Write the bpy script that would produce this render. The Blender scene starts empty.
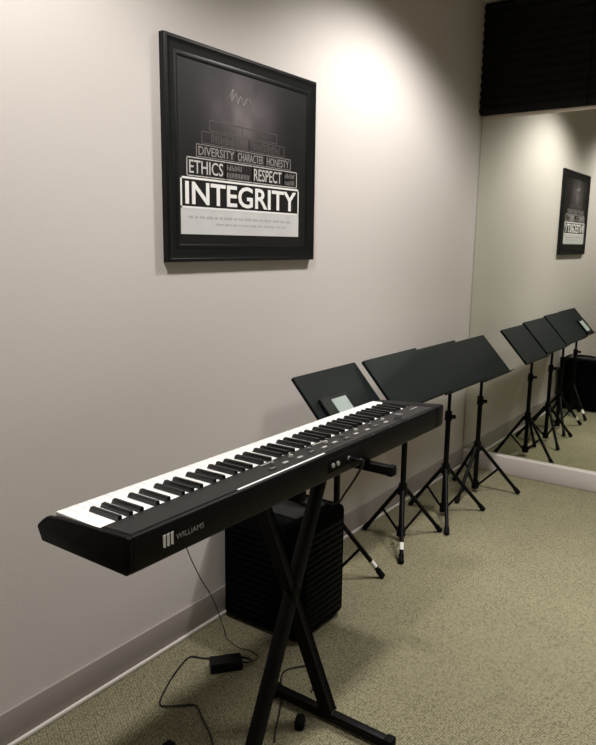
import bpy, bmesh, math, random
from mathutils import Vector, Matrix
random.seed(7)
sc = bpy.context.scene
COL = sc.collection
PI = math.pi

# ------------------------------------------------------------------ helpers
def link(o):
    COL.objects.link(o)
    return o

def make(name, bm, mat, parent=None, org=(0, 0, 0), sharp=38):
    """One mesh object out of bm (world coordinates); org = the parent's place."""
    bmesh.ops.translate(bm, verts=bm.verts, vec=-Vector(org))
    bmesh.ops.recalc_face_normals(bm, faces=bm.faces)
    me = bpy.data.meshes.new(name)
    bm.to_mesh(me)
    bm.free()
    return finish(name, me, mat, parent, org, sharp)

def finish(name, me, mat, parent, org, sharp=38):
    me.materials.clear()
    me.materials.append(mat)
    me.polygons.foreach_set('use_smooth', [True] * len(me.polygons))
    if sharp is not None:
        me.set_sharp_from_angle(angle=math.radians(sharp))
    o = link(bpy.data.objects.new(name, me))
    if parent is not None:
        o.parent = parent
    else:
        o.location = org
    return o

def thing(name, label, cat, loc, group=None):
    o = link(bpy.data.objects.new(name, None))
    o.empty_display_size = .05
    o.location = loc
    o['label'] = label
    o['category'] = cat
    if group:
        o['group'] = group
    return o

def tag(o, label, cat, group=None):
    o['label'] = label
    o['category'] = cat
    if group:
        o['group'] = group
    return o

def struct(o):
    o['kind'] = 'structure'
    return o

def box(bm, lo, hi, bev=0, seg=2):
    t = bmesh.new()
    bmesh.ops.create_cube(t, size=1)
    c = [(a + b) / 2 for a, b in zip(lo, hi)]
    s = [abs(b - a) for a, b in zip(lo, hi)]
    for v in t.verts:
        v.co = Vector((c[0] + v.co.x * s[0], c[1] + v.co.y * s[1], c[2] + v.co.z * s[2]))
    if bev:
        bmesh.ops.bevel(t, geom=list(t.edges), offset=bev, segments=seg, affect='EDGES', profile=.5)
    merge(bm, t)

def merge(bm, t):
    me = bpy.data.meshes.new('tmp')
    t.to_mesh(me)
    t.free()
    bm.from_mesh(me)
    bpy.data.meshes.remove(me)

def rod(bm, a, b, r, r2=None, n=14, caps=True):
    a, b = Vector(a), Vector(b)
    d = b - a
    q = d.to_track_quat('Z', 'Y').to_matrix().to_4x4()
    t = bmesh.new()
    bmesh.ops.create_cone(t, cap_ends=caps, segments=n, radius1=r, radius2=r if r2 is None else r2,
                          depth=d.length, matrix=Matrix.Translation((a + b) / 2) @ q)
    merge(bm, t)

def bar(bm, a, b, w, h, up=(0, 0, 1), bev=0):
    """square tube from a to b; w across, h along up."""
    a, b, up = Vector(a), Vector(b), Vector(up)
    d = (b - a).normalized()
    s = d.cross(up).normalized()
    u = s.cross(d).normalized()
    t = bmesh.new()
    bmesh.ops.create_cube(t, size=1)
    L = (b - a).length
    m = (a + b) / 2
    for v in t.verts:
        v.co = m + s * v.co.x * w + d * v.co.y * L + u * v.co.z * h
    if bev:
        bmesh.ops.bevel(t, geom=list(t.edges), offset=bev, segments=2, affect='EDGES', profile=.5)
    merge(bm, t)

def smooth_path(pts, k=8):
    P = [Vector(p) for p in pts]
    P = [P[0] * 2 - P[1]] + P + [P[-1] * 2 - P[-2]]
    out = []
    for i in range(1, len(P) - 2):
        a, b, c, d = P[i - 1:i + 3]
        for j in range(k):
            t = j / k
            out.append(.5 * ((2 * b) + (c - a) * t + (2 * a - 5 * b + 4 * c - d) * t * t + (3 * b - a - 3 * c + d) * t ** 3))
    out.append(P[-2])
    return out

def tube(bm, pts, r, n=8, k=8):
    pts = smooth_path(pts, k)
    rings = []
    prev = Vector((0.3, 0.2, 1)).normalized()
    for i, p in enumerate(pts):
        d = (pts[min(i + 1, len(pts) - 1)] - pts[max(i - 1, 0)]).normalized()
        s = d.cross(prev)
        if s.length < 1e-4:
            s = d.cross(Vector((1, 0, 0)))
        s.normalize()
        u = s.cross(d).normalized()
        prev = u
        rings.append([bm.verts.new(p + s * r * math.cos(2 * PI * q / n) + u * r * math.sin(2 * PI * q / n)) for q in range(n)])
    for a, b in zip(rings, rings[1:]):
        for q in range(n):
            bm.faces.new((a[q], a[(q + 1) % n], b[(q + 1) % n], b[q]))
    bm.faces.new(rings[0][::-1])
    bm.faces.new(rings[-1])

def prism_y(bm, prof, y0, y1, bev=0):
    """closed (x, z) outline pushed along y."""
    t = bmesh.new()
    a = [t.verts.new((x, y0, z)) for x, z in prof]
    b = [t.verts.new((x, y1, z)) for x, z in prof]
    n = len(prof)
    for i in range(n):
        t.faces.new((a[i], a[(i + 1) % n], b[(i + 1) % n], b[i]))
    t.faces.new(a[::-1])
    t.faces.new(b)
    bmesh.ops.recalc_face_normals(t, faces=t.faces)
    if bev:
        bmesh.ops.bevel(t, geom=list(t.edges), offset=bev, segments=2, affect='EDGES', profile=.5)
    merge(bm, t)

def text_part(name, items, mat, parent, org, M, bold=0.0, depth=.0006):
    """items: (string, u0, v0, u1, v1) fitted into boxes; M maps (u, v, n) to world."""
    res = None
    for s, u0, v0, u1, v1 in items:
        cu = bpy.data.curves.new('t', 'FONT')
        cu.body = s
        cu.size = 1
        cu.offset = bold
        cu.resolution_u = 3
        ob = bpy.data.objects.new('t', cu)
        COL.objects.link(ob)
        me = bpy.data.meshes.new_from_object(ob)
        bpy.data.objects.remove(ob)
        bpy.data.curves.remove(cu)
        xs = [v.co.x for v in me.vertices]
        ys = [v.co.y for v in me.vertices]
        x0, x1, y0, y1 = min(xs), max(xs), min(ys), max(ys)
        for v in me.vertices:
            v.co = Vector((u0 + (v.co.x - x0) / (x1 - x0) * (u1 - u0), v0 + (v.co.y - y0) / (y1 - y0) * (v1 - v0), 0))
        t = bmesh.new()
        t.from_mesh(me)
        bpy.data.meshes.remove(me)
        r = bmesh.ops.extrude_face_region(t, geom=list(t.faces))
        bmesh.ops.translate(t, verts=[g for g in r['geom'] if isinstance(g, bmesh.types.BMVert)], vec=(0, 0, depth))
        bmesh.ops.transform(t, matrix=M, verts=t.verts)
        res = make(name, t, mat, parent, org)
    return res

# ------------------------------------------------------------------ materials
def mat(name, col, rough=.5, metal=0, spec=.5):
    m = bpy.data.materials.new(name)
    m.use_nodes = True
    b = m.node_tree.nodes['Principled BSDF']
    b.inputs['Base Color'].default_value = (*col, 1)
    b.inputs['Roughness'].default_value = rough
    b.inputs['Metallic'].default_value = metal
    b.inputs['Specular IOR Level'].default_value = spec
    return m

def nodes(m):
    nt = m.node_tree
    return nt, nt.nodes['Principled BSDF'], (lambda t: nt.nodes.new(t)), nt.links.new

def vary(m, scale, amt, bump=0, bscale=None, detail=3, dist=.002):
    """soft mottling of the colour and a fine bump, in object coordinates."""
    nt, b, N, L = nodes(m)
    tc = N('ShaderNodeTexCoord')
    no = N('ShaderNodeTexNoise')
    no.inputs['Scale'].default_value = scale
    no.inputs['Detail'].default_value = detail
    L(tc.outputs['Object'], no.inputs['Vector'])
    mr = N('ShaderNodeMapRange')
    mr.inputs['To Min'].default_value = 1 - amt
    mr.inputs['To Max'].default_value = 1 + amt
    L(no.outputs['Fac'], mr.inputs['Value'])
    mx = N('ShaderNodeVectorMath')
    mx.operation = 'SCALE'
    mx.inputs[0].default_value = b.inputs['Base Color'].default_value[:3]
    L(mr.outputs['Result'], mx.inputs['Scale'])
    L(mx.outputs['Vector'], b.inputs['Base Color'])
    if bump:
        n2 = N('ShaderNodeTexNoise')
        n2.inputs['Scale'].default_value = bscale
        n2.inputs['Detail'].default_value = 2
        L(tc.outputs['Object'], n2.inputs['Vector'])
        bp = N('ShaderNodeBump')
        bp.inputs['Strength'].default_value = bump
        bp.inputs['Distance'].default_value = dist
        L(n2.outputs['Fac'], bp.inputs['Height'])
        L(bp.outputs['Normal'], b.inputs['Normal'])
    return m

WALLC = (.60, .556, .522)
m_wall = vary(mat('wall_paint', WALLC, .75, spec=.25), 1.3, .025, .18, 160)
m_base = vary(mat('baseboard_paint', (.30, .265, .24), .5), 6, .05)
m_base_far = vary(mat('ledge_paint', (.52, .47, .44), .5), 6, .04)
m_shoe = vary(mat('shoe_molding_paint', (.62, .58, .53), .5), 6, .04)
m_ceil = vary(mat('ceiling_tile', (.66, .64, .58), .9), 30, .05, .3, 220)
m_black = vary(mat('black_plastic', (.004, .004, .0045), 0.45, spec=0.2), 20, .2)
m_body = vary(mat('piano_plastic', (.0025, .0025, .0028), 0.45, spec=0.1), 40, .2, .12, 500, dist=.0008)
m_panel = vary(mat('panel_plastic', (.011, .011, .011), 0.42, spec=0.25), 40, .15, .15, 600, dist=.0008)
m_ivory = vary(mat('white_key_plastic', (.91, .895, .87), .25), 10, .02)
m_ebony = vary(mat('black_key_plastic', (.005, .005, .0055), 0.3, spec=0.35), 20, .2)
m_metal = vary(mat('black_painted_steel', (.0028, .0026, .0026), 0.45, spec=0.1), 25, .2)
m_desk = vary(mat('desk_enamel', (.0050, .0075, .0068), 0.55, spec=0.1), 14, .12, .1, 400, dist=.0006)
m_rubber = vary(mat('black_rubber', (.003, .003, .003), 0.75, spec=0.1), 30, .2)
m_tape = vary(mat('white_tape', (.72, .70, .66), .6), 60, .08)
m_silver = vary(mat('silver_knob', (.62, .62, .60), .3, metal=.6), 20, .1)
m_grey = vary(mat('grey_knob', (.10, .10, .10), .4), 20, .1)
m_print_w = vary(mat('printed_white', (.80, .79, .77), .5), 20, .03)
m_block = vary(mat('printed_pale_grey', (.56, .555, .545), .5), 14, .14)
m_print_d = vary(mat('printed_dim', (.26, .24, .235), .5), 90, .35)
m_print_m = vary(mat('printed_soft_white', (.50, .48, .46), .5), 90, .25)
m_print_f = vary(mat('printed_faint', (.095, .085, .083), .5), 90, .4)
m_foam = vary(mat('charcoal_foam', (.013, .0125, .0125), 0.95, spec=0.1), 30, .2, .5, 500)
m_carpetblack = vary(mat('amplifier_cloth', (.0025, .0025, .003), 0.9, spec=0.04), 60, .3, .5, 500)
m_grille = vary(mat('grille_steel', (.003, .003, .003), 0.6, spec=0.08), 40, .25)
m_frame = vary(mat('frame_lacquer', (.0045, .005, .0055), 0.36, spec=0.28), 12, .2)
m_screen = vary(mat('pale_card_face', (.30, .35, .33), .35), 130, .4, detail=4)
m_chan = vary(mat('mirror_channel', (.60, .53, .44), .45), 10, .05)
m_cord = vary(mat('cord_plastic', (.006, .0055, .005), 0.5, spec=0.3), 20, .2)

# carpet: looped pile in small diagonal ribs
m_floor = mat('looped_carpet', (.3, .27, .18), .95, spec=.15)
nt, b, N, L = nodes(m_floor)
tc = N('ShaderNodeTexCoord')
mp = N('ShaderNodeMapping')
mp.inputs['Rotation'].default_value = (0, 0, math.radians(20))
mp.inputs['Scale'].default_value = (1, .7, 1)
L(tc.outputs['Object'], mp.inputs['Vector'])
vo = N('ShaderNodeTexVoronoi')
vo.inputs['Scale'].default_value = 165
vo.inputs['Randomness'].default_value = .42
L(mp.outputs['Vector'], vo.inputs['Vector'])
rp = N('ShaderNodeValToRGB')
rp.color_ramp.elements[0].position = .12
rp.color_ramp.elements[0].color = (.285, .262, .165, 1)
rp.color_ramp.elements[1].position = .78
rp.color_ramp.elements[1].color = (.075, .068, .040, 1)
L(vo.outputs['Distance'], rp.inputs['Fac'])
no = N('ShaderNodeTexNoise')
no.inputs['Scale'].default_value = 5
no.inputs['Detail'].default_value = 5
L(tc.outputs['Object'], no.inputs['Vector'])
mr = N('ShaderNodeMapRange')
mr.inputs['To Min'].default_value = .86
mr.inputs['To Max'].default_value = 1.14
L(no.outputs['Fac'], mr.inputs['Value'])
mx = N('ShaderNodeVectorMath')
mx.operation = 'SCALE'
L(rp.outputs['Color'], mx.inputs[0])
L(mr.outputs['Result'], mx.inputs['Scale'])
L(mx.outputs['Vector'], b.inputs['Base Color'])
bp = N('ShaderNodeBump')
bp.invert = True
bp.inputs['Strength'].default_value = .6
bp.inputs['Distance'].default_value = .003
L(vo.outputs['Distance'], bp.inputs['Height'])
L(bp.outputs['Normal'], b.inputs['Normal'])

# mirror: silvered glass with a slight green cast
m_mirror = mat('silvered_glass', (.83, .855, .775), .015, metal=1)
vary(m_mirror, 2, .01)

# poster print: black with a soft, uneven grey patch above the words
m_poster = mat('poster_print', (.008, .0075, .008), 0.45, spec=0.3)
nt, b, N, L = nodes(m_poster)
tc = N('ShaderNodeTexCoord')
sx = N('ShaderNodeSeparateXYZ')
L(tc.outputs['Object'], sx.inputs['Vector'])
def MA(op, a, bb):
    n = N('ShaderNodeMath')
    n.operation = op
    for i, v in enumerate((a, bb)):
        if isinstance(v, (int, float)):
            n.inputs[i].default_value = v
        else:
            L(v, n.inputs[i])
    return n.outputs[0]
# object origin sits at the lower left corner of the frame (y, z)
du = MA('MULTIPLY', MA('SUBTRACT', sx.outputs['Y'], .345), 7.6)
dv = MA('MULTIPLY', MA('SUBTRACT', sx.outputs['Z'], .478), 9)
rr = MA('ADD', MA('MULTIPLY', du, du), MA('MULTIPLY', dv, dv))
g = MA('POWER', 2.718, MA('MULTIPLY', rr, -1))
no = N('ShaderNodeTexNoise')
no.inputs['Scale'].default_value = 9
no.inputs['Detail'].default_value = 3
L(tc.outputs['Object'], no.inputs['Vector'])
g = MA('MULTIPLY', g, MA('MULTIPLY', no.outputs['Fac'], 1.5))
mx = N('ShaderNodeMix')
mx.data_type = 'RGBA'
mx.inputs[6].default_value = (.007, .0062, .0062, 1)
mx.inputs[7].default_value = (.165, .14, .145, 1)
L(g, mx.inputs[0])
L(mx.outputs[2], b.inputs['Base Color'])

# ------------------------------------------------------------------ the room
D = 3.889
CEIL = 2.597
X1, Y0 = 3.6, -2.2
def plane_box(name, lo, hi, m, bev=0):
    bm = bmesh.new()
    box(bm, lo, hi, bev)
    return struct(make(name, bm, m))
plane_box('floor', (-.1, Y0 - .1, -.08), (X1 + .1, D + .1, 0), m_floor)
plane_box('ceiling', (-.1, Y0 - .1, CEIL), (X1 + .1, D + .1, CEIL + .08), m_ceil)
plane_box('wall_left', (-.1, Y0 - .1, 0), (0, D + .1, CEIL), m_wall)
plane_box('wall_far', (0, D + .008, 0), (X1, D + .1, CEIL), m_wall)
plane_box('wall_right', (X1, Y0 - .1, 0), (X1 + .1, D + .1, CEIL), m_wall)
plane_box('wall_back', (0, Y0 - .1, 0), (X1, Y0, CEIL), m_wall)
HB = .102
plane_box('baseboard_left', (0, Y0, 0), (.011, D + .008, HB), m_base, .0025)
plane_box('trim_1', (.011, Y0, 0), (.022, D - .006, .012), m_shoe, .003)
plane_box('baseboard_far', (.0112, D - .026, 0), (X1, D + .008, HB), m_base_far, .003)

# wall mirror standing on the far baseboard
mr_ = thing('wall_mirror', 'large frameless mirror wall above the pale baseboard, reflecting stands and poster', 'mirror', (0.004, D, HB))
bm = bmesh.new(); box(bm, (.004, D, HB + .001), (2.6, D + .0075, 2.018)); make('glass_panel', bm, m_mirror, mr_, mr_.location)
bm = bmesh.new(); box(bm, (.004, D - .009, 2.003), (2.6, D - .0005, 2.0205), .001); make('top_channel', bm, m_chan, mr_, mr_.location)

# acoustic foam: square wedge panels above the mirror
def foam(x0, x1, label):
    f = bmesh.new()
    z0, z1, yb = 2.022, CEIL - .004, D + .0075
    n = 13
    p = (z1 - z0) / n
    prof = [(yb, z0), (yb, z1)]
    for i in range(n):
        zt = z1 - i * p
        prof += [(D - .034, zt - .0015), (D - .05, zt - p * .40), (D - .05, zt - p * .60), (D - .034, zt - p + .0015)]
    t = bmesh.new()
    a = [t.verts.new((x0, y, z)) for y, z in prof]
    c = [t.verts.new((x1, y, z)) for y, z in prof]
    k = len(prof)
    for i in range(k):
        t.faces.new((a[i], a[(i + 1) % k], c[(i + 1) % k], c[i]))
    t.faces.new(a[::-1]); t.faces.new(c)
    merge(f, t)
    tag(make('acoustic_foam_panel', f, m_foam, None, (x0, D, z0), 20), label, 'acoustic foam', 'foam panels above the mirror')
foam(.003, .568, 'charcoal wedge foam panel above the mirror, touching the left wall')
foam(.574, 1.14, 'charcoal wedge foam panel at the right edge above the mirror, beyond the seam')

# ------------------------------------------------------------------ framed poster
FY0, FY1, FZ0, FZ1 = 1.467, 2.228, 1.250, 1.8945
O = (0.001, FY0, FZ0)
po = thing('framed_poster', 'black framed poster of white capital words hanging on the left wall', 'poster', O)
FW = .054
def ring(bm, prof):
    """picture frame: (inset, x) profile swept round the rectangle with mitred corners."""
    cor = [(FY0, FZ0, 1, 1), (FY1, FZ0, -1, 1), (FY1, FZ1, -1, -1), (FY0, FZ1, 1, -1)]
    rows = [[bm.verts.new((x, y + sy * i, z + sz * i)) for i, x in prof] for y, z, sy, sz in cor]
    n = len(prof)
    for q in range(4):
        r, s = rows[q], rows[(q + 1) % 4]
        for i in range(n):
            bm.faces.new((r[i], r[(i + 1) % n], s[(i + 1) % n], s[i]))
bm = bmesh.new()
ring(bm, [(0, .001), (0, .020), (.003, .023), (.010, .0235), (.014, .0215), (.026, .0200), (.038, .0180), (.042, .0192), (.048, .0192), (FW, .0165), (FW, .001)])
make('frame', bm, m_frame, po, O, 25)
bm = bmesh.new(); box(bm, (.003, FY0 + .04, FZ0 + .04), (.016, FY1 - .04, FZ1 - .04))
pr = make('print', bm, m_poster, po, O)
KP = 1.00885
MP = Matrix(((0, 0, 1, .0161), (KP, 0, 0, 0), (0, KP, 0, 1.31 * (1 - KP)), (0, 0, 0, 1)))
def pfit(bm):
    for v in bm.verts:
        v.co.y *= KP
        v.co.z = 1.31 + (v.co.z - 1.31) * KP
    return bm
def pbox(bm, y0, z0, y1, z1, t):
    for a in ((y0, z0, y1, z0 + t), (y0, z1 - t, y1, z1), (y0, z0, y0 + t, z1), (y1 - t, z0, y1, z1)):
        box(bm, (.0155, a[0], a[1]), (.0168, a[2], a[3]))
def plate(name, m, rects):
    b2 = bmesh.new()
    for y0, z0, y1, z1 in rects:
        box(b2, (.0155, y0, z0), (.0168, y1, z1))
    return make(name, pfit(b2), m, pr, O)
# big word in its white box, solid white block below
b2 = bmesh.new()
pbox(b2, 1.513, 1.411, 2.112, 1.503, .006)
make('word_box', pfit(b2), m_print_w, pr, O)
text_part('headline_lettering', [('INTEGRITY', 1.533, 1.423, 2.096, 1.491)], m_print_w, pr, O, MP, .018)
plate('caption_block', m_block, [(1.513, 1.334, 2.112, 1.4115)])
rn = random.Random(3)
cap = bmesh.new()
for row, (z0, h) in enumerate(((1.381, .010), (1.362, .008))):
    y = 1.545 + row * .12
    while y < 2.06 - row * .03:
        w = rn.uniform(.012, .04)
        q = y
        while q < y + w:
            box(cap, (.0165, q, z0), (.0170, q + .003, z0 + h * rn.uniform(.65, 1)))
            q += .0055
        y += w + .009
make('caption_print', pfit(cap), mat('caption_grey', (.36, .34, .33), .6), pr, O)
# row two
b2 = bmesh.new()
for a, c in ((1.540, 1.712), (1.712, 1.846), (1.846, 2.018), (2.018, 2.096)):
    pbox(b2, a, 1.506, c + .003, 1.562, .003)
make('word_box', pfit(b2), m_print_m, pr, O)
text_part('lettering', [('ETHICS', 1.551, 1.515, 1.702, 1.554), ('RESPECT', 1.856, 1.515, 2.008, 1.554)], m_print_m, pr, O, MP, .006)
def strokes(name, m, rows, seed):
    rq = random.Random(seed)
    b3 = bmesh.new()
    for y0, y1, z0, z1 in rows:
        y = y0
        while y < y1 - .003:
            h = (z1 - z0)
            if rq.random() < .5:
                box(b3, (.0158, y, z0), (.0166, y + .0022, z1))
            else:
                za = z0 + h * rq.choice((0, .4, .82))
                box(b3, (.0158, y, za), (.0166, y + .0052, za + h * .18))
                box(b3, (.0158, y, z0), (.0166, y + .0018, z0 + h * rq.uniform(.6, 1)))
            y += .0075
    return make(name, pfit(b3), m, pr, O)
strokes('small_print', m_print_d, [(1.722, 1.80, 1.537, 1.553), (1.722, 1.836, 1.514, 1.530)], 1)
strokes('small_print', m_print_d, [(2.027, 2.087, 1.537, 1.553), (2.027, 2.087, 1.514, 1.530)], 2)
# row three
b2 = bmesh.new()
for a, c in ((1.582, 1.765), (1.765, 1.915), (1.915, 2.058)):
    pbox(b2, a, 1.565, c + .002, 1.603, .002)
make('word_box', pfit(b2), m_print_d, pr, O)
text_part('dim_lettering', [('DIVERSITY', 1.592, 1.571, 1.756, 1.597), ('CHARACTER', 1.774, 1.571, 1.906, 1.597), ('HONESTY', 1.924, 1.571, 2.050, 1.597)], m_print_d, pr, O, MP, .004)
# row four
b2 = bmesh.new()
for a, c in ((1.606, 1.83), (1.83, 2.02)):
    pbox(b2, a, 1.606, c + .002, 1.642, .002)
make('word_box', pfit(b2), m_print_f, pr, O)
strokes('faint_print', m_print_f, [(1.65, 1.80, 1.612, 1.636)], 5)
strokes('faint_print', m_print_f, [(1.85, 2.0, 1.612, 1.636)], 6)
b2 = bmesh.new()
for a, c in ((1.64, 1.80), (1.80, 1.98)):
    pbox(b2, a, 1.646, c, 1.678, .002)
make('faint_word_box', pfit(b2), m_print_f, pr, O)
# blurred script flourish near the top of the print
b2 = bmesh.new()
fl = [(1.735, 1.775), (1.752, 1.800), (1.744, 1.765), (1.765, 1.790), (1.772, 1.762), (1.790, 1.785), (1.80, 1.760), (1.822, 1.782), (1.84, 1.765)]
tube(b2, [(.0163, y, z - .015) for y, z in fl], .0016, 6)
make('script_flourish', pfit(b2), m_print_d, pr, O)

# ------------------------------------------------------------------ digital piano
KX0, KX1, KY0, KY1 = .368, .637, .766, 2.112
KZ0 = .714
O = (.50, 1.434, KZ0)
kp = thing('digital_piano', 'long black digital piano with white keys facing the wall, on a crossed stand', 'digital piano', O)
K0, K1 = .781, 2.050            # ends of the key run
bm = bmesh.new()
low = [(KX0 + .006, KZ0), (KX0, KZ0 + .006), (KX0, .748), (KX0 + .010, .756), (.400, .758), (.400, .760), (.546, .764), (.546, .783), (KX1 - .007, .7895), (KX1 - .002, .7875), (KX1, .784), (KX1, KZ0 + .010), (KX1 - .008, KZ0)]
prism_y(bm, low, K0 - .003, K1 + .003)
make('body', bm, m_body, kp, O, 50)
cheek = [(KX0 + .006, KZ0), (KX0 - .006, .737), (KX0 - .008, .743), (KX0 - .003, .749), (.378, .760), (.393, .770), (.43, .7755), (.52, .7815), (KX1 - .007, .7895), (KX1 - .002, .7875), (KX1, .784), (KX1, KZ0 + .010), (KX1 - .008, KZ0)]
for a, c in ((KY0, K0 - .003), (K1 + .003, KY1)):
    bm = bmesh.new(); prism_y(bm, cheek, a, c, .002); make('end_cheek', bm, m_body, kp, O, 50)
bm = bmesh.new()
prism_y(bm, [(.5465, .779), (.5465, .7838), (KX1 - .012, .7897), (KX1 - .012, .784)], K0 + .002, K1 - .001)
make('control_panel', bm, m_panel, kp, O)
# 52 white and 36 black keys, lowest at the far end
W = (K1 - K0) / 52
kx0, kx1, kt = .404, .544, .779
i = 0
names = []
for midi in range(21, 109):
    pc = midi % 12
    if pc in (0, 2, 4, 5, 7, 9, 11):
        yc = K1 - (i + .5) * W
        bm = bmesh.new()
        box(bm, (kx0, yc - W / 2 + .0004, kt - .016), (kx1, yc + W / 2 - .0004, kt), .0009, 2)
        make('white_key', bm, m_ivory, kp, O)
        i += 1
    else:
        off = {1: -.12, 3: .12, 6: -.14, 8: 0, 10: .14}[pc]
        yc = K1 - (i + off) * W
        bm = bmesh.new()
        t = bmesh.new()
        bx0, bx1, zb, zt = .452, .5445, kt - .004, kt + .0115
        h0, h1 = .0058, .0045
        v = [t.verts.new(p) for p in ((bx0, yc - h0, zb), (bx1, yc - h0, zb), (bx1, yc + h0, zb), (bx0, yc + h0, zb),
                                      (bx0 + .007, yc - h1, zt - .001), (bx1, yc - h1, zt), (bx1, yc + h1, zt), (bx0 + .007, yc + h1, zt - .001))]
        for f in ((3, 2, 1, 0), (4, 5, 6, 7), (0, 1, 5, 4), (1, 2, 6, 5), (2, 3, 7, 6), (3, 0, 4, 7)):
            t.faces.new([v[q] for q in f])
        bmesh.ops.bevel(t, geom=list(t.edges), offset=.0012, segments=2, affect='EDGES')
        merge(bm, t)
        make('black_key', bm, m_ebony, kp, O)
def pz(x):
    return .7838 + (x - .5465) / (KX1 - .012 - .5465) * .0059
# small buttons and knobs in two rows on the middle of the panel
for q in range(11):
    y = 1.235 + q * .055
    x = .598 - (.004 if q % 2 else 0)
    bm = bmesh.new(); box(bm, (x - .004, y - .010, pz(x) - .001), (x + .004, y + .010, pz(x) + .0035), .001); make('button', bm, m_silver if q % 3 else m_grey, kp, O)
for q in range(8):
    y = 1.265 + q * .078
    bm = bmesh.new(); rod(bm, (.572, y, pz(.572) - .001), (.572, y, pz(.572) + .006), .0065, .0055); make('knob', bm, m_silver if q % 2 else m_grey, kp, O)
bm = bmesh.new(); rod(bm, (.60, 1.86, pz(.6) - .001), (.60, 1.86, pz(.6) + .012), .013, .012, 24); make('volume_knob', bm, m_grey, kp, O)
for y in (1.24, 1.46):
    bm = bmesh.new(); box(bm, (.555, y, pz(.56) - .002), (.559, y + .05, pz(.56) + .0012)); make('silver_mark', bm, m_silver, kp, O)
bm = bmesh.new(); box(bm, (.575, 1.99, pz(.575) - .001), (.5785, 2.035, pz(.575) + .0012)); make('silver_mark', bm, m_silver, kp, O)
bm = bmesh.new(); box(bm, (KX1 - .012, 1.075, .787), (KX1 - .0065, 1.41, .7905), .0008); make('edge_highlight_strip', bm, m_print_w, kp, O)  # white strip painting in the light's highlight along the rear edge
for y in (1.435, 1.458, 1.512):
    bm = bmesh.new(); rod(bm, (KX1 - .006, y, .753), (KX1 + .004, y, .753), .0062, n=18); make('jack_socket', bm, m_silver, kp, O)
bm = bmesh.new(); box(bm, (KX1 - .004, 1.415, .735), (KX1 + .001, 1.56, .772), .001); make('jack_plate', bm, m_grille, kp, O)
MB = Matrix(((0, 0, 1, KX1 + .0001), (1, 0, 0, 0), (0, 1, 0, 0), (0, 0, 0, 1)))
text_part('logo_lettering', [('WILLIAMS', .883, .746, .960, .757)], m_print_d, kp, O, MB, .0)
bm = bmesh.new()
for q in range(3):
    y = .849 + q * .010
    t = bmesh.new()
    vv = [t.verts.new(p) for p in ((KX1 + .0008, y, .742), (KX1 + .0008, y + .0065, .740), (KX1 + .0008, y + .0065, .7665), (KX1 + .0008, y, .7655),
                                   (KX1 - .001, y, .742), (KX1 - .001, y + .0065, .740), (KX1 - .001, y + .0065, .7665), (KX1 - .001, y, .7655))]
    for f in ((0, 1, 2, 3), (7, 6, 5, 4), (0, 4, 5, 1), (1, 5, 6, 2), (2, 6, 7, 3), (3, 7, 4, 0)):
        t.faces.new([vv[k] for k in f])
    merge(bm, t)
make('logo_bars', bm, m_print_w, kp, O)
for x in (.42, .60):
    for y in (.90, 1.98):
        bm = bmesh.new(); rod(bm, (x, y, KZ0 - .006), (x, y, KZ0 + .002), .011); make('rubber_foot', bm, m_rubber, kp, O)

# ------------------------------------------------------------------ crossed stand under the piano
O = (.60, 1.31, 0)
ks = thing('keyboard_stand', 'black steel crossed-leg stand under the digital piano', 'keyboard stand', O)
ZT = KZ0 - .017
A0, A1 = Vector((.622, 1.095, .035)), Vector((.484, 1.630, ZT - .012))
B0, B1 = Vector((.628, 1.456, .035)), Vector((.476, 1.326, ZT - .012))
bm = bmesh.new(); bar(bm, A0, A1, .031, .032, (1, 0, .3), .004); make('leg', bm, m_metal, ks, O)
bm = bmesh.new(); bar(bm, B0, B1, .026, .030, (1, 0, .3), .004); make('leg', bm, m_metal, ks, O)
for y, xa, xb in ((1.095, .372, .86), (1.456, .44, .82)):
    bm = bmesh.new(); bar(bm, (xa, y, .024), (xb, y, .024), .026, .026, bev=.004); f = make('foot_bar', bm, m_metal, ks, O)
    for x in (xa, xb):
        b2 = bmesh.new(); box(b2, (x - .013, y - .016, 0), (x + .013, y + .016, .04), .005); make('rubber_cap', b2, m_rubber, f, O)
for y, xa, xb in ((1.326, .34, .615), (1.640, .34, .70)):
    bm = bmesh.new(); bar(bm, (xa, y, ZT), (xb, y, ZT), .028, .026, bev=.004); f = make('support_arm', bm, m_metal, ks, O)
    b2 = bmesh.new(); box(b2, (xb - .010, y - .0155, ZT - .0145), (xb + .008, y + .0155, ZT + .0145), .004); make('rubber_cap', b2, m_rubber, f, O)
# the legs pass side by side: the bolt joins their nearest points
pa, pb = min(((A0.lerp(A1, q / 60), B0.lerp(B1, r_ / 60)) for q in range(61) for r_ in range(61)), key=lambda t: (t[0] - t[1]).length)

bm = bmesh.new(); rod(bm, pb + (pb - pa).normalized() * .018, pa + (pa - pb).normalized() * .022, .013, n=18); make('pivot_bolt', bm, m_metal, ks, O)

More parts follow.
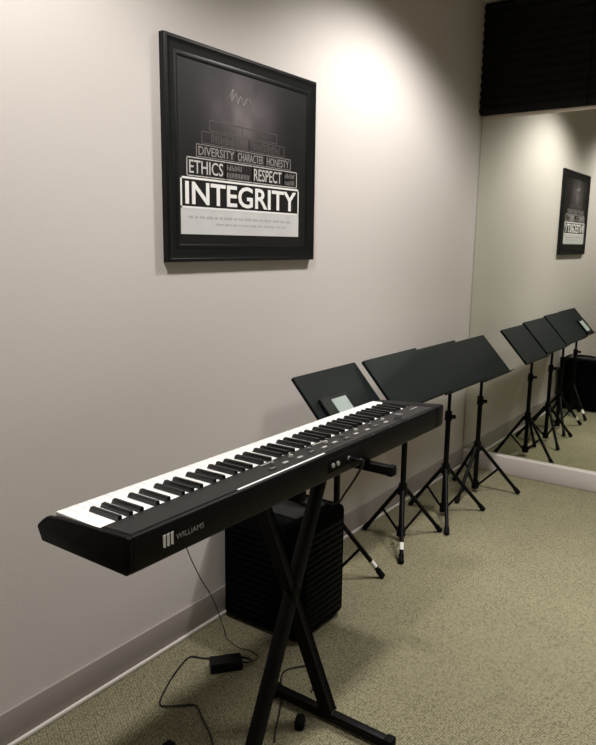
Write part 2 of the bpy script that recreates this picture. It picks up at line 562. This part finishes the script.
# ------------------------------------------------------------------ amplifier box behind the stand
AX0, AX1, AY0, AY1, AZ = .024, .356, 1.692, 1.972, .420
O = (.19, 1.85, 0)
am = thing('keyboard_amplifier', 'black carpeted speaker cabinet on the floor under the piano', 'speaker cabinet', O)
bm = bmesh.new(); box(bm, (AX0, AY0, .012), (AX1, AY1, AZ), .022, 4); make('cabinet', bm, m_carpetblack, am, O)
bm = bmesh.new()
for q in range(15):
    z = .045 + q * .0225
    box(bm, (AX1 - .004, AY0 + .03, z), (AX1 + .005, AY1 - .03, z + .013), .002)
make('front_grille', bm, m_grille, am, O)
bm = bmesh.new()
for q in range(15):
    z = .045 + q * .0225
    box(bm, (AX0 + .035, AY0 - .004, z), (AX1 - .035, AY0 + .004, z + .012), .002)
make('side_ribs', bm, m_carpetblack, am, O)
bm = bmesh.new(); box(bm, (AX0 + .05, AY0 + .05, AZ - .004), (AX1 - .05, AY1 - .05, AZ + .004), .003); make('top_plate', bm, m_panel, am, O)
bm = bmesh.new()
tube(bm, [(.12, 1.85, AZ), (.125, 1.85, AZ + .012), (.19, 1.85, AZ + .016), (.255, 1.85, AZ + .012), (.26, 1.85, AZ)], .008, 10); make('carry_handle', bm, m_rubber, am, O)
for x in (AX0 + .045, AX1 - .045):
    for y in (AY0 + .045, AY1 - .045):
        bm = bmesh.new(); rod(bm, (x, y, 0), (x, y, .014), .018); make('rubber_foot', bm, m_rubber, am, O)

# ------------------------------------------------------------------ music stands
TH = math.radians(48)
NV = Vector((math.sin(TH), 0, math.cos(TH)))       # desk normal, to the room and up
UV = Vector((-math.cos(TH), 0, math.sin(TH)))      # up the desk
def music_stand(cx, cy, ztop, legs, label, tape=None, wid=.452, zc=.24, dy=0, dx=0):
    O = (cx, cy, 0)
    r = thing('music_stand', label, 'music stand', O, 'music stands along the left wall')
    SL = .252
    cen = Vector((cx + dx, cy + dy, ztop - SL / 2 * math.sin(TH)))
    def P(u, w, n):
        return cen + Vector((0, u, 0)) + UV * w + NV * n
    def plate(bm, u0, u1, w0, w1, n0, n1, bev=.001):
        t = bmesh.new()
        bmesh.ops.create_cube(t, size=1)
        for v in t.verts:
            v.co = P((u0 + u1) / 2 + v.co.x * (u1 - u0), (w0 + w1) / 2 + v.co.y * (w1 - w0), (n0 + n1) / 2 + v.co.z * (n1 - n0))
        bmesh.ops.bevel(t, geom=list(t.edges), offset=bev, segments=2, affect='EDGES')
        merge(bm, t)
    h = wid / 2
    bm = bmesh.new()
    plate(bm, -h, h, -SL / 2, SL / 2, 0, .003)
    for s in (-1, 1):                                # folded side and top edges
        plate(bm, s * h - .002, s * h + .002, -SL / 2, SL / 2, -.010, .003)
    plate(bm, -h, h, SL / 2 - .003, SL / 2 + .001, -.010, .003)
    d = make('desk', bm, m_desk, r, O)
    bm = bmesh.new(); plate(bm, -h + .002, h - .002, -SL / 2 - .003, -SL / 2, 0, .028); make('lip', bm, m_desk, d, O)
    bm = bmesh.new(); plate(bm, -.04 - dy, .04 - dy, -.055, .055, -.016, -.0005, .003); make('desk_bracket', bm, m_metal, r, O)
    zt = cen.z - .045
    top = P(-dy, -.01, -.02)
    bm = bmesh.new(); tube(bm, [(cx, cy, .46), (cx, cy, zt - .03), (cx + dx * .4 - .008, cy, zt + .01), top], .0085, 12, 5); make('upper_pole', bm, m_metal, r, O)
    bm = bmesh.new(); rod(bm, (cx, cy, .03), (cx, cy, .50), .0125, n=16); make('lower_pole', bm, m_metal, r, O)
    bm = bmesh.new(); rod(bm, (cx, cy, .485), (cx, cy, .53), .018, .016, n=18); c = make('height_collar', bm, m_rubber, r, O)
    b2 = bmesh.new(); rod(b2, (cx + .012, cy - .004, .508), (cx + .036, cy - .012, .508), .007, .011); make('clamp_knob', b2, m_rubber, c, O)
    bm = bmesh.new(); rod(bm, (cx, cy, zc - .022), (cx, cy, zc + .028), .022, .019, n=18); make('leg_collar', bm, m_metal, r, O)
    bm = bmesh.new(); rod(bm, (cx, cy, .022), (cx, cy, .062), .020, .020, n=18); make('brace_hub', bm, m_metal, r, O)
    for k, (deg, rad) in enumerate(legs):
        a = math.radians(deg)
        e = Vector((math.cos(a), math.sin(a), 0))
        s = Vector((-e.y, e.x, 0))
        p0 = Vector((cx, cy, zc)) + e * .018
        p1 = Vector((cx, cy, .012)) + e * rad
        bm = bmesh.new(); rod(bm, p0, p1, .0092, n=12); lg = make('leg', bm, m_metal, r, O)
        dd = (p1 - p0).normalized()
        b2 = bmesh.new(); rod(b2, p1 - dd * .028, p1 + dd * .006, .0115, .0125, n=14); make('rubber_foot', b2, m_rubber, lg, O)
        if tape == k:
            b2 = bmesh.new(); rod(b2, p1 - dd * .078, p1 - dd * .046, .0100, n=14)
            make('tape_band', b2, m_tape, lg, O)['label'] = 'white tape band round the leg'
        mid = p0.lerp(p1, .48)
        bm = bmesh.new(); bar(bm, mid, Vector((cx, cy, .042)) + e * .016, .004, .011, s.cross(mid - p0)); make('brace', bm, m_metal, r, O)
    return P
P1 = music_stand(.190, 2.168, .832, ((41, .190), (161, .150), (281, .150)), 'music stand nearest the piano keys, holding a small pale card', 0, .427, dy=.030)
music_stand(.225, 2.662, .840, ((-62, .236), (62, .216), (180, .186)), 'music stand second from the piano keys, white tape on its near foot', 0, .474, dy=-.003)
music_stand(.256, 3.052, .830, ((-62, .240), (53, .222), (173, .190)), 'third music stand from the piano keys, between the taped stand and the mirror', None, .440, dy=.070, dx=-.031)
music_stand(.252, 3.470, .818, ((-92, .222), (28, .226), (148, .190)), 'music stand closest to the mirror, farthest from the piano', None, .396, .255, .076, -.027)

# small black-bordered card standing on the first desk's lip
def card(P):
    w0 = -.126
    u0, u1 = -.168, .004
    def slab(bm, a, b, c, d, n0, n1, bev=.002):
        t = bmesh.new()
        bmesh.ops.create_cube(t, size=1)
        for v in t.verts:
            v.co = P((a + b) / 2 + v.co.x * (b - a), (c + d) / 2 + v.co.y * (d - c), (n0 + n1) / 2 + v.co.z * (n1 - n0))
        bmesh.ops.bevel(t, geom=list(t.edges), offset=bev, segments=2, affect='EDGES')
        merge(bm, t)
    O = P((u0 + u1) / 2, w0, .012)
    r = thing('card_holder', 'small black holder with a pale grey card propped on a music stand desk', 'card', O)
    bm = bmesh.new(); slab(bm, u0, u1, w0 + .0005, w0 + .138, .004, .016); make('case', bm, m_black, r, O)
    bm = bmesh.new(); slab(bm, u0 + .062, u1 - .012, w0 + .03, w0 + .124, .0155, .0175, .0005); make('card_face', bm, m_screen, r, O)
card(P1)

# ------------------------------------------------------------------ cords and small things on the carpet
O = (.21, 1.475, 0)
ad = thing('power_adapter', 'black power adapter brick with its cord lying on the carpet', 'power adapter', O)
bm = bmesh.new()
box(bm, (-.050, -.024, .001), (.050, .024, .034), .004)
bmesh.ops.transform(bm, matrix=Matrix.Translation((.236, 1.470, 0)) @ Matrix.Rotation(math.radians(50), 4, 'Z'), verts=bm.verts)
make('brick', bm, m_black, ad, O)
bm = bmesh.new(); tube(bm, [(.264, 1.504, .016), (.281, 1.524, .010), (.275, 1.548, .005), (.240, 1.540, .004), (.19, 1.495, .004), (.145, 1.462, .004), (.107, 1.440, .004), (.125, 1.37, .004), (.160, 1.29, .004), (.204, 1.223, .004), (.245, 1.245, .004), (.288, 1.280, .004), (.345, 1.25, .004), (.44, 1.19, .004), (.56, 1.05, .004)], .0024)
make('cord', bm, m_cord, ad, O)
bm = bmesh.new(); tube(bm, [(.268, 1.498, .022), (.292, 1.524, .016), (.285, 1.570, .006), (.240, 1.585, .004), (.200, 1.570, .008), (.192, 1.525, .06), (.205, 1.497, .11), (.25, 1.40, .268), (.30, 1.295, .396), (.35, 1.20, .522), (.40, 1.13, .62), (.44, 1.08, .711)], .0015)
make('thin_lead', bm, m_cord, ad, O)

bm = bmesh.new(); tube(bm, [(KX1 + .020, 1.512, .753), (KX1 + .035, 1.53, .745), (.60, 1.61, .66), (.50, 1.72, .56), (.40, 1.85, .47), (.345, 1.90, .432), (.31, 1.90, .431)], .0034)
au = thing('audio_cable', 'black audio cable hanging from the piano jacks to the speaker cabinet', 'cable', (KX1, 1.512, .753))
make('cord', bm, m_cord, au, au.location)
bm = bmesh.new(); rod(bm, (KX1 + .0045, 1.512, .753), (KX1 + .024, 1.512, .753), .0052); make('plug', bm, m_rubber, au, au.location)

bm = bmesh.new(); tube(bm, [(.560, 1.30, .0035), (.535, 1.335, .0035), (.50, 1.40, .0035), (.455, 1.47, .0035), (.405, 1.535, .0035), (.398, 1.58, .0035), (.445, 1.632, .0035), (.49, 1.60, .0035), (.52, 1.53, .0035)], .0022)
tag(make('pedal_cord', bm, m_cord, None, (.5, 1.45, 0)), 'thin black cord curling on the carpet between the crossed stand legs', 'cord')

def lump(cx, cy, rot, name, label, cat):
    O = (cx, cy, 0)
    r = thing(name, label, cat, O)
    M = Matrix.Translation((cx, cy, 0)) @ Matrix.Rotation(rot, 4, 'Z')
    bm = bmesh.new(); box(bm, (-.019, -.013, 0.0005), (.019, .013, .030), .007, 3); bmesh.ops.transform(bm, matrix=M, verts=bm.verts); make('body', bm, m_rubber, r, O)
    bm = bmesh.new(); rod(bm, (.017, 0, .014), (.034, 0, .012), .007, .005); bmesh.ops.transform(bm, matrix=M, verts=bm.verts); make('cord_stub', bm, m_rubber, r, O)
lump(.578, 1.390, math.radians(115), 'cord_plug', 'small black plug lying on the carpet beside the stand foot bar', 'plug')

# ------------------------------------------------------------------ lights
def area(name, loc, rot, sx, sy, w, col, spread=PI):
    l = bpy.data.lights.new(name, 'AREA')
    l.shape = 'RECTANGLE'
    l.size, l.size_y = sx, sy
    l.energy = w
    l.color = col
    l.spread = spread
    o = link(bpy.data.objects.new(name, l))
    o.location = loc
    o.rotation_euler = rot
    return o
area('ceiling_troffer', (1.5, 2.5, CEIL - .012), (0, 0, 0), .55, .55, 17, (1, .975, .955), math.radians(92))
area('ceiling_troffer', (2.3, .1, CEIL - .012), (0, 0, 0), .55, 1.1, 3, (1, .975, .955), math.radians(110))
def downlight(x, y, e, deg):
    l = bpy.data.lights.new('downlight', 'SPOT')
    l.energy = e
    l.color = (1, .965, .935)
    l.spot_size = math.radians(deg)
    l.spot_blend = .5
    l.shadow_soft_size = .10
    o = link(bpy.data.objects.new('downlight', l))
    o.location = (x, y, CEIL - .01)
downlight(.74, 2.63, 180, 142)
downlight(.72, .80, 150, 143)

w = bpy.data.worlds.new('World')
sc.world = w
w.use_nodes = True
w.node_tree.nodes['Background'].inputs['Color'].default_value = (1, .97, .93, 1)
w.node_tree.nodes['Background'].inputs['Strength'].default_value = .0

# ------------------------------------------------------------------ camera
R = Vector((.811, .585, .013)); U = Vector((-.117, .141, .983)); F = Vector((-.574, .799, -.183))
F.normalize(); R = (R - F * R.dot(F)).normalized(); U = R.cross(F)
cd = bpy.data.cameras.new('camera')
cd.sensor_fit = 'VERTICAL'
cd.sensor_height = 36
cd.lens = 692.99 * 36 / 745
cd.clip_start = .02
cam = link(bpy.data.objects.new('camera', cd))
cam.matrix_world = Matrix(((R.x, U.x, -F.x, 1.555), (R.y, U.y, -F.y, 0), (R.z, U.z, -F.z, 1.31), (0, 0, 0, 1)))
sc.camera = cam
vs = sc.view_settings
vs.view_transform = 'Standard'
vs.look = 'None'
vs.gamma = 1
vs.use_curve_mapping = False
vs.exposure = .08
